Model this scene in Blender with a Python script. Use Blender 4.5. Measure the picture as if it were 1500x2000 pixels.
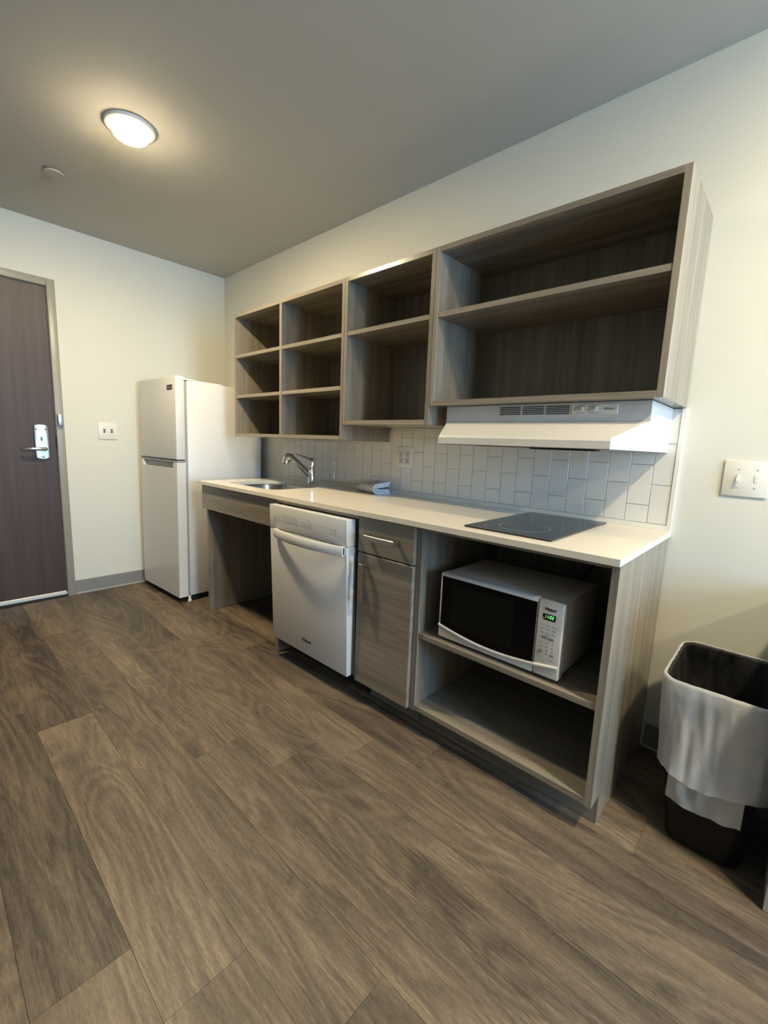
import bpy, bmesh, math, random
from mathutils import Vector, Matrix, Euler
random.seed(7)
scene = bpy.context.scene
for o in list(bpy.data.objects):
    bpy.data.objects.remove(o)
COL = scene.collection

# ------------------------------------------------------------------ camera
CAM_POS = Vector((0.302, -1.8872, 1.1383))
YAW, PITCH, ROLL, FPX = math.radians(42.6803), math.radians(-8.7397), math.radians(2.2553), 859.25
fwd = Vector((-math.sin(YAW) * math.cos(PITCH), math.cos(YAW) * math.cos(PITCH), math.sin(PITCH)))
rt = Vector((math.cos(YAW), math.sin(YAW), 0))
up = rt.cross(fwd)
cr, sr = math.cos(ROLL), math.sin(ROLL)
rt2, up2 = rt * cr + up * sr, up * cr - rt * sr
cd = bpy.data.cameras.new('camera')
cd.sensor_fit = 'VERTICAL'; cd.sensor_height = 36.0; cd.lens = FPX / 2000.0 * 36.0
cd.clip_start = 0.02; cd.clip_end = 60
cam = bpy.data.objects.new('camera', cd); COL.objects.link(cam)
m = Matrix((rt2, up2, -fwd)).transposed().to_4x4(); m.translation = CAM_POS
cam.matrix_world = m
scene.camera = cam

# ------------------------------------------------------------------ world (bluish daylight sky, reaches the room through window_1)
world = bpy.data.worlds.new('sky'); scene.world = world; world.use_nodes = True
bg = world.node_tree.nodes['Background']
bg.inputs['Color'].default_value = (0.38, 0.66, 1.0, 1); bg.inputs["Strength"].default_value = 21.0
# portal over the window opening: guides the sampling of the sky only, emits nothing of its own
pl = bpy.data.lights.new('window_portal', 'AREA'); pl.shape = 'RECTANGLE'; pl.size = 1.5; pl.size_y = 1.45
pl.cycles.is_portal = True
po = bpy.data.objects.new('window_portal', pl); COL.objects.link(po)
po.location = (3.26, -0.975, 1.45); po.rotation_euler = (0, math.radians(90), 0)

LAMP_W = 800.0            # emission of the ceiling lamp diffusers
LAMP_COL = (1.0, 0.815, 0.52)

vs = scene.view_settings
vs.view_transform = 'Standard'; vs.look = 'None'; vs.exposure = 0.46; vs.gamma = 1.0
vs.use_curve_mapping = False
cy = scene.cycles
cy.max_bounces = 5; cy.diffuse_bounces = 3; cy.glossy_bounces = 3; cy.transmission_bounces = 2; cy.transparent_max_bounces = 6
cy.caustics_reflective = False; cy.caustics_refractive = False

# ------------------------------------------------------------------ materials
def new_mat(name):
    mt = bpy.data.materials.new(name); mt.use_nodes = True
    nt = mt.node_tree
    return mt, nt, nt.nodes['Principled BSDF']

def N(nt, t, **kw):
    n = nt.nodes.new(t)
    for k, v in kw.items():
        setattr(n, k, v)
    return n

def plain(name, col, rough=0.5, metal=0.0, spec=0.5, bump=None, var=None, coat=0.0):
    """colour with faint mottling; bump=(scale, strength)"""
    mt, nt, b = new_mat(name)
    b.inputs['Roughness'].default_value = rough
    b.inputs['Metallic'].default_value = metal
    b.inputs['Specular IOR Level'].default_value = spec
    b.inputs['Coat Weight'].default_value = coat
    tc = N(nt, 'ShaderNodeTexCoord')
    nz = N(nt, 'ShaderNodeTexNoise'); nz.inputs['Scale'].default_value = (var[0] if var else 6.0)
    nt.links.new(tc.outputs['Object'], nz.inputs['Vector'])
    mx = N(nt, 'ShaderNodeMix', data_type='RGBA')
    a = var[1] if var else 0.03
    mx.inputs['A'].default_value = (*[c * (1 - a) for c in col], 1)
    mx.inputs['B'].default_value = (*[min(1, c * (1 + a)) for c in col], 1)
    nt.links.new(nz.outputs['Fac'], mx.inputs['Factor'])
    nt.links.new(mx.outputs['Result'], b.inputs['Base Color'])
    if bump:
        n2 = N(nt, 'ShaderNodeTexNoise'); n2.inputs['Scale'].default_value = bump[0]; n2.inputs['Detail'].default_value = 3
        nt.links.new(tc.outputs['Object'], n2.inputs['Vector'])
        bp = N(nt, 'ShaderNodeBump'); bp.inputs['Strength'].default_value = bump[1]; bp.inputs['Distance'].default_value = 0.002
        nt.links.new(n2.outputs['Fac'], bp.inputs['Height'])
        nt.links.new(bp.outputs['Normal'], b.inputs['Normal'])
    return mt

def laminate(name, axis, dark, light, rough=0.25, seed=0.0):
    """wood-grain laminate, streaks running along axis ('x','y','z')"""
    mt, nt, b = new_mat(name)
    b.inputs['Roughness'].default_value = rough
    tc = N(nt, 'ShaderNodeTexCoord'); mp = N(nt, 'ShaderNodeMapping')
    oi = N(nt, 'ShaderNodeObjectInfo')
    sc = [1.0, 1.0, 1.0]; sc['xyz'.index(axis)] = 0.035
    mp.inputs['Scale'].default_value = sc
    add = N(nt, 'ShaderNodeVectorMath', operation='ADD')
    mul = N(nt, 'ShaderNodeMath', operation='MULTIPLY'); mul.inputs[1].default_value = 37.0
    nt.links.new(oi.outputs['Random'], mul.inputs[0])
    nt.links.new(tc.outputs['Object'], add.inputs[0]); nt.links.new(mul.outputs[0], add.inputs[1])
    nt.links.new(add.outputs[0], mp.inputs['Vector'])
    n1 = N(nt, 'ShaderNodeTexNoise'); n1.inputs['Scale'].default_value = 22; n1.inputs['Detail'].default_value = 5; n1.inputs['Roughness'].default_value = 0.65
    n2 = N(nt, 'ShaderNodeTexNoise'); n2.inputs['Scale'].default_value = 160; n2.inputs['Detail'].default_value = 2
    nt.links.new(mp.outputs[0], n1.inputs['Vector']); nt.links.new(mp.outputs[0], n2.inputs['Vector'])
    ad = N(nt, 'ShaderNodeMath', operation='MULTIPLY_ADD'); ad.inputs[1].default_value = 0.35
    nt.links.new(n2.outputs['Fac'], ad.inputs[0]); nt.links.new(n1.outputs['Fac'], ad.inputs[2])
    rp = N(nt, 'ShaderNodeValToRGB')
    rp.color_ramp.elements[0].position = 0.42; rp.color_ramp.elements[0].color = (*dark, 1)
    rp.color_ramp.elements[1].position = 0.92; rp.color_ramp.elements[1].color = (*light, 1)
    nt.links.new(ad.outputs[0], rp.inputs['Fac'])
    nt.links.new(rp.outputs['Color'], b.inputs['Base Color'])
    return mt

def emissive(name, col, strength):
    mt, nt, b = new_mat(name)
    b.inputs['Base Color'].default_value = (*col, 1)
    b.inputs['Emission Color'].default_value = (*col, 1); b.inputs['Emission Strength'].default_value = strength
    return mt

LD, LL = (0.160, 0.140, 0.111), (0.335, 0.296, 0.232)
M = {}
M['wood_v'] = laminate('laminate_vertical', 'z', LD, LL)
M['wood_h'] = laminate('laminate_horizontal', 'x', LD, LL)
M['wood_y'] = laminate('laminate_depth', 'y', LD, LL)
M['door_wood'] = laminate('door_veneer', 'z', (0.040, 0.021, 0.016), (0.085, 0.050, 0.039), rough=0.5)
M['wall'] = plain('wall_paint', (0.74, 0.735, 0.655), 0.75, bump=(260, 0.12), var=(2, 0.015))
M['wall_dark'] = plain('wall_paint_darkened', (0.30, 0.30, 0.30), 0.8, bump=(260, 0.12), var=(2, 0.015))  # unseen front wall: darker grey added to cut light bounced into the cubbies
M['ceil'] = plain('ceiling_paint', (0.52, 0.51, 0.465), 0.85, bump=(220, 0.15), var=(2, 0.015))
M['frame'] = plain('door_frame_paint', (0.34, 0.32, 0.265), 0.35, var=(5, 0.04))
M['base'] = plain('baseboard_vinyl', (0.25, 0.245, 0.235), 0.5)
M['caulk'] = plain('baseboard_foot', (0.42, 0.41, 0.38), 0.5)
M['quartz'] = plain('quartz_counter', (0.81, 0.755, 0.645), 0.20, var=(300, 0.03), spec=0.5)
M['white'] = plain('appliance_white', (0.645, 0.635, 0.61), 0.38, var=(3, 0.01))
M['white_gloss'] = plain('fridge_white', (0.73, 0.73, 0.71), 0.22, bump=(500, 0.05), var=(3, 0.01))
M['plastic'] = plain('white_plastic', (0.82, 0.80, 0.73), 0.35, var=(5, 0.01))
M['gray_p'] = plain('gray_plastic', (0.32, 0.33, 0.34), 0.4)
M['print'] = plain('grey_print', (0.23, 0.235, 0.245), 0.6)
M['print_l'] = plain('light_grey_print', (0.42, 0.43, 0.44), 0.6)
M['black_p'] = plain('black_plastic', (0.007, 0.007, 0.007), 0.4, spec=0.3)
M['ink'] = plain('black_ink', (0.03, 0.03, 0.035), 0.6)
M['dark'] = plain('dark_void', (0.015, 0.015, 0.016), 0.8)
M['toe'] = plain('toe_plate_grey', (0.18, 0.18, 0.185), 0.5)
M['glass_k'] = plain('black_ceramic_glass', (0.010, 0.011, 0.012), 0.16, spec=0.5)
M['mw_glass'] = plain('black_window_glass', (0.003, 0.003, 0.0033), 0.12, spec=0.15)
M['chrome'] = plain('chrome', (0.82, 0.82, 0.82), 0.08, metal=1.0)
M['steel'] = plain('brushed_steel', (0.38, 0.36, 0.33), 0.26, metal=1.0, var=(60, 0.06))
M['nickel'] = plain('satin_nickel', (0.50, 0.46, 0.39), 0.32, metal=1.0)
M['silver'] = plain('satin_chrome', (0.48, 0.52, 0.55), 0.34, metal=0.85)
M['alum'] = plain('aluminium', (0.75, 0.74, 0.71), 0.35, metal=0.3)
M['tile'] = plain('tile_glaze', (0.78, 0.775, 0.73), 0.07, var=(2.5, 0.02))
M['grout'] = plain('grout', (0.62, 0.61, 0.585), 0.8)
M['sub'] = plain('subfloor_dark', (0.03, 0.025, 0.02), 0.9)
M['towel'] = plain('towel_cotton', (0.70, 0.72, 0.76), 0.95, bump=(600, 0.6), var=(60, 0.05))
M['towel_s'] = plain('towel_stripe', (0.30, 0.33, 0.40), 0.95, bump=(600, 0.6))
M['desk'] = plain('desk_laminate_grey', (0.36, 0.345, 0.32), 0.5)
M['seg'] = emissive('display_green', (0.25, 0.95, 0.25), 1.2)
M['seg_r'] = emissive('display_red', (1.0, 0.12, 0.06), 1.6)
M['lens'] = emissive('lamp_diffuser', LAMP_COL, LAMP_W)
def dim_rim(mt):
    nt = mt.node_tree; b = nt.nodes['Principled BSDF']
    tc = N(nt, 'ShaderNodeTexCoord'); sp = N(nt, 'ShaderNodeSeparateXYZ'); mr = N(nt, 'ShaderNodeMapRange', interpolation_type='SMOOTHSTEP')
    nt.links.new(tc.outputs['Object'], sp.inputs[0]); nt.links.new(sp.outputs['Z'], mr.inputs['Value'])
    mr.inputs['From Min'].default_value = -0.033; mr.inputs['From Max'].default_value = -0.048
    mr.inputs['To Min'].default_value = 0.014 * LAMP_W; mr.inputs['To Max'].default_value = LAMP_W
    nt.links.new(mr.outputs[0], b.inputs['Emission Strength'])
dim_rim(M['lens'])
M['lens'].cycles.emission_sampling = 'FRONT'
for q_ in ('seg', 'seg_r'): M[q_].cycles.emission_sampling = 'NONE'
M['lens2'] = M['lens']

# liner film
def film(name, lo, hi):
  global mt, nt, b
  mt, nt, b = new_mat(name)
  b.inputs['Base Color'].default_value = (0.82, 0.83, 0.84, 1); b.inputs['Roughness'].default_value = 0.28
  tr = N(nt, 'ShaderNodeBsdfTransparent'); tr.inputs['Color'].default_value = (0.92, 0.93, 0.95, 1)
  mxs = N(nt, 'ShaderNodeMixShader')
  tc = N(nt, 'ShaderNodeTexCoord'); mp = N(nt, 'ShaderNodeMapping'); mp.inputs['Scale'].default_value = (1, 1, 0.5)
  nz = N(nt, 'ShaderNodeTexNoise'); nz.inputs['Scale'].default_value = 15; nz.inputs['Detail'].default_value = 4
  nt.links.new(tc.outputs['Object'], mp.inputs[0]); nt.links.new(mp.outputs[0], nz.inputs['Vector'])
  mr = N(nt, 'ShaderNodeMapRange'); mr.inputs['To Min'].default_value = lo; mr.inputs['To Max'].default_value = hi
  mr.inputs['From Min'].default_value = 0.3; mr.inputs['From Max'].default_value = 0.7
  nt.links.new(nz.outputs['Fac'], mr.inputs['Value']); nt.links.new(mr.outputs[0], mxs.inputs['Fac'])
  nt.links.new(tr.outputs[0], mxs.inputs[1]); nt.links.new(b.outputs[0], mxs.inputs[2])
  bpn = N(nt, 'ShaderNodeBump'); bpn.inputs['Strength'].default_value = 0.6; bpn.inputs['Distance'].default_value = 0.01
  nt.links.new(nz.outputs['Fac'], bpn.inputs['Height']); nt.links.new(bpn.outputs[0], b.inputs['Normal'])
  nt.links.new(mxs.outputs[0], nt.nodes['Material Output'].inputs['Surface'])
  return mt
M['liner'] = film('liner_film', 0.56, 0.76); M['liner_in'] = film('liner_film_inner', 0.0, 0.05)

# window pane
mt, nt, b = new_mat('pane_glass')
b.inputs['Base Color'].default_value = (1, 1, 1, 1); b.inputs['Roughness'].default_value = 0.05
tr = N(nt, 'ShaderNodeBsdfTransparent'); mxs = N(nt, 'ShaderNodeMixShader'); mxs.inputs['Fac'].default_value = 0.06
nt.links.new(tr.outputs[0], mxs.inputs[1]); nt.links.new(b.outputs[0], mxs.inputs[2])
nt.links.new(mxs.outputs[0], nt.nodes['Material Output'].inputs['Surface'])
M['pane'] = mt

# floor planks: oak-look vinyl; tone and grain differ per plank (object random)
mt, nt, b = new_mat('vinyl_plank'); M['plank'] = mt
tc = N(nt, 'ShaderNodeTexCoord'); oi = N(nt, 'ShaderNodeObjectInfo')
mul = N(nt, 'ShaderNodeMath', operation='MULTIPLY'); mul.inputs[1].default_value = 91.0
add = N(nt, 'ShaderNodeVectorMath', operation='ADD')
nt.links.new(oi.outputs['Random'], mul.inputs[0])
nt.links.new(tc.outputs['Object'], add.inputs[0]); nt.links.new(mul.outputs[0], add.inputs[1])
def noise(scale, vec_scale, detail=4, rough=0.6, dist=0.0):
    mp = N(nt, 'ShaderNodeMapping'); mp.inputs['Scale'].default_value = vec_scale
    nt.links.new(add.outputs[0], mp.inputs['Vector'])
    n = N(nt, 'ShaderNodeTexNoise'); n.inputs['Scale'].default_value = scale; n.inputs['Detail'].default_value = detail
    n.inputs['Roughness'].default_value = rough; n.inputs['Distortion'].default_value = dist
    nt.links.new(mp.outputs[0], n.inputs['Vector'])
    return n
broad = noise(9, (0.13, 1, 1), 2)
fine = noise(150, (0.06, 1, 1), 4, 0.7)
fleck = noise(260, (0.22, 1, 1), 3, 0.7)
# cathedral rings: contour lines of a stretched noise field
field = noise(5.0, (0.22, 1, 1), 2, 0.45, 0.6)
ring = N(nt, 'ShaderNodeMath', operation='MULTIPLY'); ring.inputs[1].default_value = 26.0
nt.links.new(field.outputs['Fac'], ring.inputs[0])
wob = N(nt, 'ShaderNodeMath', operation='MULTIPLY_ADD'); wob.inputs[1].default_value = 1.6
nt.links.new(fine.outputs['Fac'], wob.inputs[0]); nt.links.new(ring.outputs[0], wob.inputs[2])
sn = N(nt, 'ShaderNodeMath', operation='PINGPONG'); sn.inputs[1].default_value = 1.0
nt.links.new(wob.outputs[0], sn.inputs[0])
# sum of grain layers
def madd(a, k, c):
    n = N(nt, 'ShaderNodeMath', operation='MULTIPLY_ADD'); n.inputs[1].default_value = k
    nt.links.new(a, n.inputs[0])
    if isinstance(c, float): n.inputs[2].default_value = c
    else: nt.links.new(c, n.inputs[2])
    return n.outputs[0]
v = madd(broad.outputs['Fac'], 0.85, -0.83)
v = madd(fine.outputs['Fac'], 0.75, v)
v = madd(fleck.outputs['Fac'], 0.60, v)
v = madd(sn.outputs[0], 0.22, v)
v = madd(oi.outputs['Random'], 0.30, v)
rp = N(nt, 'ShaderNodeValToRGB')
e = rp.color_ramp.elements
e[0].position = 0.22; e[0].color = (0.055, 0.043, 0.034, 1)
e[1].position = 1.0; e[1].color = (0.300, 0.228, 0.150, 1)
k = e.new(0.50); k.color = (0.124, 0.094, 0.066, 1)
k = e.new(0.68); k.color = (0.172, 0.130, 0.088, 1)
nt.links.new(v, rp.inputs['Fac']); nt.links.new(rp.outputs['Color'], b.inputs['Base Color'])
b.inputs['Roughness'].default_value = 0.48; b.inputs['Specular IOR Level'].default_value = 0.35
bpn = N(nt, 'ShaderNodeBump'); bpn.inputs['Strength'].default_value = 0.12; bpn.inputs['Distance'].default_value = 0.001
nt.links.new(v, bpn.inputs['Height']); nt.links.new(bpn.outputs[0], b.inputs['Normal'])

# ------------------------------------------------------------------ helpers
def tag(o, label=None, cat=None, group=None, kind=None):
    if label: o['label'] = label
    if cat: o['category'] = cat
    if group: o['group'] = group
    if kind: o['kind'] = kind
    return o

def thing(name, loc, label=None, cat=None, group=None, kind=None, rot=(0, 0, 0)):
    o = bpy.data.objects.new(name, None); COL.objects.link(o)
    o.location = loc; o.rotation_euler = rot; o.empty_display_size = 0.1
    return tag(o, label, cat, group, kind)

def base_of(p):
    """world position of the parent's origin; parts are modelled in world axes relative to it"""
    v = Vector((0, 0, 0))
    while p is not None:
        v += p.location; p = p.parent
    return v

def link(name, bm, mat, parent=None, smooth=None, local=False, mats=None):
    me = bpy.data.meshes.new(name)
    if parent is not None and not local:
        bmesh.ops.translate(bm, vec=-base_of(parent), verts=bm.verts)
    bm.normal_update()
    bmesh.ops.recalc_face_normals(bm, faces=bm.faces)
    bm.to_mesh(me); bm.free()
    for mm in (mats or [mat]):
        me.materials.append(M[mm] if isinstance(mm, str) else mm)
    if smooth:
        for p in me.polygons: p.use_smooth = True
        me.set_sharp_from_angle(angle=math.radians(smooth))
    o = bpy.data.objects.new(name, me); COL.objects.link(o)
    if parent is not None: o.parent = parent
    return o

def center_origin(o):
    """move a top-level mesh object's origin to the bottom middle of its mesh"""
    vs_ = [v.co for v in o.data.vertices]
    c = Vector(((min(v.x for v in vs_) + max(v.x for v in vs_)) / 2, (min(v.y for v in vs_) + max(v.y for v in vs_)) / 2, min(v.z for v in vs_)))
    o.data.transform(Matrix.Translation(-c)); o.location = c
    return o

def abox(bm, x0, x1, y0, y1, z0, z1, bev=0.0, seg=1):
    r = bmesh.ops.create_cube(bm, size=1.0)
    vs_ = r['verts']
    for v in vs_:
        v.co = Vector(((x0 + x1) / 2 + v.co.x * (x1 - x0), (y0 + y1) / 2 + v.co.y * (y1 - y0), (z0 + z1) / 2 + v.co.z * (z1 - z0)))
    if bev:
        es = list({e for v in vs_ for e in v.link_edges})
        bmesh.ops.bevel(bm, geom=es, offset=bev, segments=seg, profile=0.5, affect='EDGES')

def box(name, mat, parent, x0, x1, y0, y1, z0, z1, bev=0.0008, seg=1, local=False, smooth=None):
    bm = bmesh.new(); abox(bm, x0, x1, y0, y1, z0, z1, bev, seg)
    return link(name, bm, mat, parent, smooth=smooth or (40 if seg > 1 else None), local=local)

def prism(bm, pts, axis, a, b):
    """closed outline pts (2D) extruded along axis from a to b. axis 'y': pts=(x,z); 'x': pts=(y,z); 'z': pts=(x,y)"""
    def P(p, t):
        return {'y': (p[0], t, p[1]), 'x': (t, p[0], p[1]), 'z': (p[0], p[1], t)}[axis]
    va = [bm.verts.new(P(p, a)) for p in pts]; vb = [bm.verts.new(P(p, b)) for p in pts]
    n = len(pts)
    for i in range(n):
        bm.faces.new((va[i], va[(i + 1) % n], vb[(i + 1) % n], vb[i]))
    bm.faces.new(va); bm.faces.new(vb[::-1])

def poly(name, mat, parent, pts, axis, a, b, bev=0.0, smooth=None, local=False):
    bm = bmesh.new(); prism(bm, pts, axis, a, b)
    if bev: bmesh.ops.bevel(bm, geom=bm.edges[:], offset=bev, segments=2, profile=0.5, affect='EDGES')
    return link(name, bm, mat, parent, smooth=smooth, local=local)

def lathe(bm, prof, seg=40, mtx=None):
    """prof: list of (r, z); spun about z, then moved by mtx"""
    rings = []
    for r, z in prof:
        if r < 1e-6: rings.append([bm.verts.new((0, 0, z))])
        else: rings.append([bm.verts.new((r * math.cos(2 * math.pi * i / seg), r * math.sin(2 * math.pi * i / seg), z)) for i in range(seg)])
    for a, b_ in zip(rings[:-1], rings[1:]):
        for i in range(seg):
            j = (i + 1) % seg
            if len(a) == 1 and len(b_) == 1: continue
            if len(a) == 1: bm.faces.new((a[0], b_[j], b_[i]))
            elif len(b_) == 1: bm.faces.new((a[i], a[j], b_[0]))
            else: bm.faces.new((a[i], a[j], b_[j], b_[i]))
    if mtx is not None:
        for rg in rings:
            for v in rg: v.co = mtx @ v.co

def tube(bm, pts, rad, seg=12, flat=1.0):
    """swept round bar through pts; rad is a number or a list"""
    pts = [Vector(p) for p in pts]; n = len(pts)
    rads = rad if isinstance(rad, (list, tuple)) else [rad] * n
    rings = []; prev = None
    for i, p in enumerate(pts):
        d = (pts[min(i + 1, n - 1)] - pts[max(i - 1, 0)]).normalized()
        ref = Vector((0, 0, 1)) if abs(d.z) < 0.95 else Vector((1, 0, 0))
        s = d.cross(ref).normalized() if prev is None else (prev - d * prev.dot(d)).normalized()
        prev = s; u = s.cross(d)
        rings.append([bm.verts.new(p + (s * math.cos(2 * math.pi * k_ / seg) + u * flat * math.sin(2 * math.pi * k_ / seg)) * rads[i]) for k_ in range(seg)])
    for a, b_ in zip(rings[:-1], rings[1:]):
        for i in range(seg):
            j = (i + 1) % seg; bm.faces.new((a[i], a[j], b_[j], b_[i]))
    bm.faces.new(rings[0][::-1]); bm.faces.new(rings[-1])

def text(name, s, mat, parent, size, origin, width=None, bold=0.0, facing='-y', local=False, shear=0.0):
    cu = bpy.data.curves.new(name, 'FONT'); cu.body = s; cu.size = size; cu.offset = bold; cu.extrude = 0.0002; cu.shear = shear
    cu.resolution_u = 2
    t = bpy.data.objects.new('tmp_text', cu); COL.objects.link(t)
    dg = bpy.context.evaluated_depsgraph_get()
    me = bpy.data.meshes.new_from_object(t.evaluated_get(dg))
    bpy.data.objects.remove(t); bpy.data.curves.remove(cu)
    xs = [v.co.x for v in me.vertices]; w = max(xs) - min(xs); x0 = min(xs)
    k_ = (width / w) if width else 1.0
    off = Vector(origin) - (Vector((0, 0, 0)) if local else base_of(parent))
    for v in me.vertices:
        c = v.co.copy()
        v.co = Vector(((c.x - x0) * k_, -c.z, c.y)) + off
    me.name = name; me.materials.clear(); me.materials.append(M[mat])
    o = bpy.data.objects.new(name, me); COL.objects.link(o); o.parent = parent
    return o

# ------------------------------------------------------------------ room shell
XF, XR, YN, CEIL = -3.318, 3.2, -4.6, 2.428
# floor: dark underlay with single planks as children
bm = bmesh.new(); abox(bm, XF, XR, YN, 0, -0.03, -0.004)
floor = link('floor', bm, 'sub'); tag(floor, kind='structure')
PW, PL = 0.18, 1.22
joints = {0: -1.13, -1: -0.90, 1: -1.425, 2: -0.46, 3: -0.645}
full_me = {}
for r in range(-7, 21):
    yb1 = -(1.10 + PW * r); yb0 = yb1 - PW
    ya, yz = max(yb0, YN), min(yb1, 0.0)
    if yz - ya < 0.01: continue
    j = joints.get(r, random.uniform(-1.2, 0.0))
    xs = [j + PL * q for q in range(-6, 7)]
    for xa, xb in zip(xs[:-1], xs[1:]):
        a, b_ = max(xa, XF), min(xb, XR)
        if b_ - a < 0.02: continue
        key = (round(b_ - a, 4), round(yz - ya, 4))
        if key not in full_me:
            bm = bmesh.new(); g = 0.0004
            abox(bm, -key[0] / 2 + g, key[0] / 2 - g, -key[1] / 2 + g, key[1] / 2 - g, -0.004, 0.0)
            me = bpy.data.meshes.new('plank'); bm.to_mesh(me); bm.free(); me.materials.append(M['plank']); full_me[key] = me
        o = bpy.data.objects.new('plank', full_me[key]); COL.objects.link(o)
        o.location = ((a + b_) / 2, (ya + yz) / 2, 0); o.parent = floor

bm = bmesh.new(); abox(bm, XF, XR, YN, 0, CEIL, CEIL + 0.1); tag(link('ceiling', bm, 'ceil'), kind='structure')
bm = bmesh.new(); abox(bm, XF - 0.12, XR + 0.12, 0, 0.12, -0.03, CEIL + 0.1); tag(link('wall_back', bm, 'wall'), kind='structure')
bm = bmesh.new(); abox(bm, XF - 0.12, XR + 0.12, YN - 0.12, YN, -0.03, CEIL + 0.1); tag(link('wall_front', bm, 'wall_dark'), kind='structure')
# far wall with the door opening
DY0, DY1, DZ = -2.125, -1.203, 2.045
bm = bmesh.new()
abox(bm, XF - 0.12, XF, DY1, 0, -0.03, CEIL + 0.1)
abox(bm, XF - 0.12, XF, DY0, DY1, DZ, CEIL + 0.1)
abox(bm, XF - 0.12, XF, YN, DY0, -0.03, CEIL + 0.1)
tag(link('wall_left', bm, 'wall'), kind='structure')
# right wall with the window opening
WY0, WY1, WZ0, WZ1 = -1.70, -0.25, 0.70, 2.20
bm = bmesh.new()
abox(bm, XR, XR + 0.12, WY1, 0, -0.03, CEIL + 0.1); abox(bm, XR, XR + 0.12, YN, WY0, -0.03, CEIL + 0.1)
abox(bm, XR, XR + 0.12, WY0, WY1, -0.03, WZ0); abox(bm, XR, XR + 0.12, WY0, WY1, WZ1, CEIL + 0.1)
tag(link('wall_right', bm, 'wall'), kind='structure')
w = thing('window_1', (XR + 0.06, (WY0 + WY1) / 2, WZ0), kind='structure')
bm = bmesh.new()
for (ya, yb, za, zb) in ((WY0, WY0 + 0.05, WZ0, WZ1), (WY1 - 0.05, WY1, WZ0, WZ1), (WY0, WY1, WZ0, WZ0 + 0.05), (WY0, WY1, WZ1 - 0.05, WZ1), (-1.00, -0.95, WZ0, WZ1)):
    abox(bm, XR + 0.03, XR + 0.09, ya, yb, za, zb)
link('window_frame', bm, 'plastic', w)
for (ya, yb) in ((WY0 + 0.05, -1.00), (-0.95, WY1 - 0.05)):
    box('pane', 'pane', w, XR + 0.055, XR + 0.061, ya, yb, WZ0 + 0.05, WZ1 - 0.05, bev=0)

# baseboards
def baseboard(name, x0, x1, y0, y1, ax):
    b_ = thing(name, ((x0 + x1) / 2, (y0 + y1) / 2, 0), kind='structure')
    box('board', 'base', b_, x0, x1, y0, y1, 0.0, 0.10, bev=0.001)
    if ax == 'left': box('toe_strip', 'caulk', b_, x1, x1 + 0.007, y0, y1, 0.0, 0.012, bev=0.003)
    else: box('toe_strip', 'caulk', b_, x0, x1, y0 - 0.007, y0, 0.0, 0.012, bev=0.003)
baseboard('baseboard_left', XF, XF + 0.006, -1.155, -0.008, 'left')
baseboard('baseboard_back', 0.004, XR, -0.006, 0.0, 'back')

# ------------------------------------------------------------------ entry door
d = thing('door_1', (XF, (DY0 + DY1) / 2, 0), kind='structure')
box('door_leaf', 'door_wood', d, XF - 0.045, XF - 0.004, DY0 + 0.004, DY1 - 0.004, 0.034, DZ - 0.004, bev=0.002)
bm = bmesh.new()   # steel frame: two jambs and a head, face and stop
for (xa, xb, wd) in ((XF - 0.05, XF + 0.014, 0.0),):
    abox(bm, XF - 0.004, XF + 0.014, DY1, DY1 + 0.045, 0.0, DZ + 0.045, 0.003, 2)
    abox(bm, XF - 0.004, XF + 0.014, DY0 - 0.045, DY0, 0.0, DZ + 0.045, 0.003, 2)
    abox(bm, XF - 0.004, XF + 0.014, DY0, DY1, DZ, DZ + 0.045, 0.003, 2)
    abox(bm, XF - 0.08, XF - 0.004, DY1 - 0.002, DY1 + 0.004, 0, DZ)
    abox(bm, XF - 0.08, XF - 0.004, DY0 - 0.004, DY0 + 0.002, 0, DZ)
    abox(bm, XF - 0.08, XF - 0.004, DY0, DY1, DZ - 0.002, DZ + 0.004)
link('door_frame', bm, 'frame', d, smooth=40)
box('gasket', 'dark', d, XF - 0.05, XF - 0.0045, DY1 - 0.008, DY1 - 0.0025, 0.03, DZ, bev=0)
box('gasket', 'dark', d, XF - 0.05, XF - 0.0045, DY0, DY1, DZ - 0.010, DZ - 0.003, bev=0)
box('door_sweep', 'alum', d, XF - 0.02, XF + 0.006, DY0 + 0.01, DY1 - 0.008, 0.014, 0.040, bev=0.003)
box('threshold', 'dark', d, XF - 0.10, XF + 0.010, DY0, DY1, 0.0, 0.012, bev=0.003)
# lever lock: plate with domed ends, lever, thumb turn, screws
lp = thing('lever_lock', (0, 0, 0)); lp.parent = d; lp.location = (0.0, -1.285 - d.location.y, 0.96)
pts = []
for i in range(9):
    t = i / 8; pts.append((-1.322 + 0.074 * t, 1.170 + 0.008 * math.sin(math.pi * t)))
for i in range(9):
    t = i / 8; pts.append((-1.248 - 0.074 * t, 0.968 - 0.010 * math.sin(math.pi * t)))
poly('lock_plate', 'silver', lp, pts, 'x', XF - 0.004, XF + 0.012, bev=0.003, smooth=40)
bm = bmesh.new()
tube(bm, [(XF + 0.010, -1.272, 1.022), (XF + 0.035, -1.272, 1.022), (XF + 0.054, -1.279, 1.022), (XF + 0.060, -1.30, 1.023), (XF + 0.060, -1.34, 1.023), (XF + 0.056, -1.372, 1.021), (XF + 0.044, -1.388, 1.018)],
     [0.015, 0.012, 0.012, 0.0115, 0.011, 0.010, 0.008], 14)
link('lever', bm, 'silver', lp, smooth=50)
bm = bmesh.new(); abox(bm, XF + 0.012, XF + 0.026, -1.290, -1.282, 1.075, 1.102, 0.003, 2); link('thumb_turn', bm, 'steel', lp, smooth=40)
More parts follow.
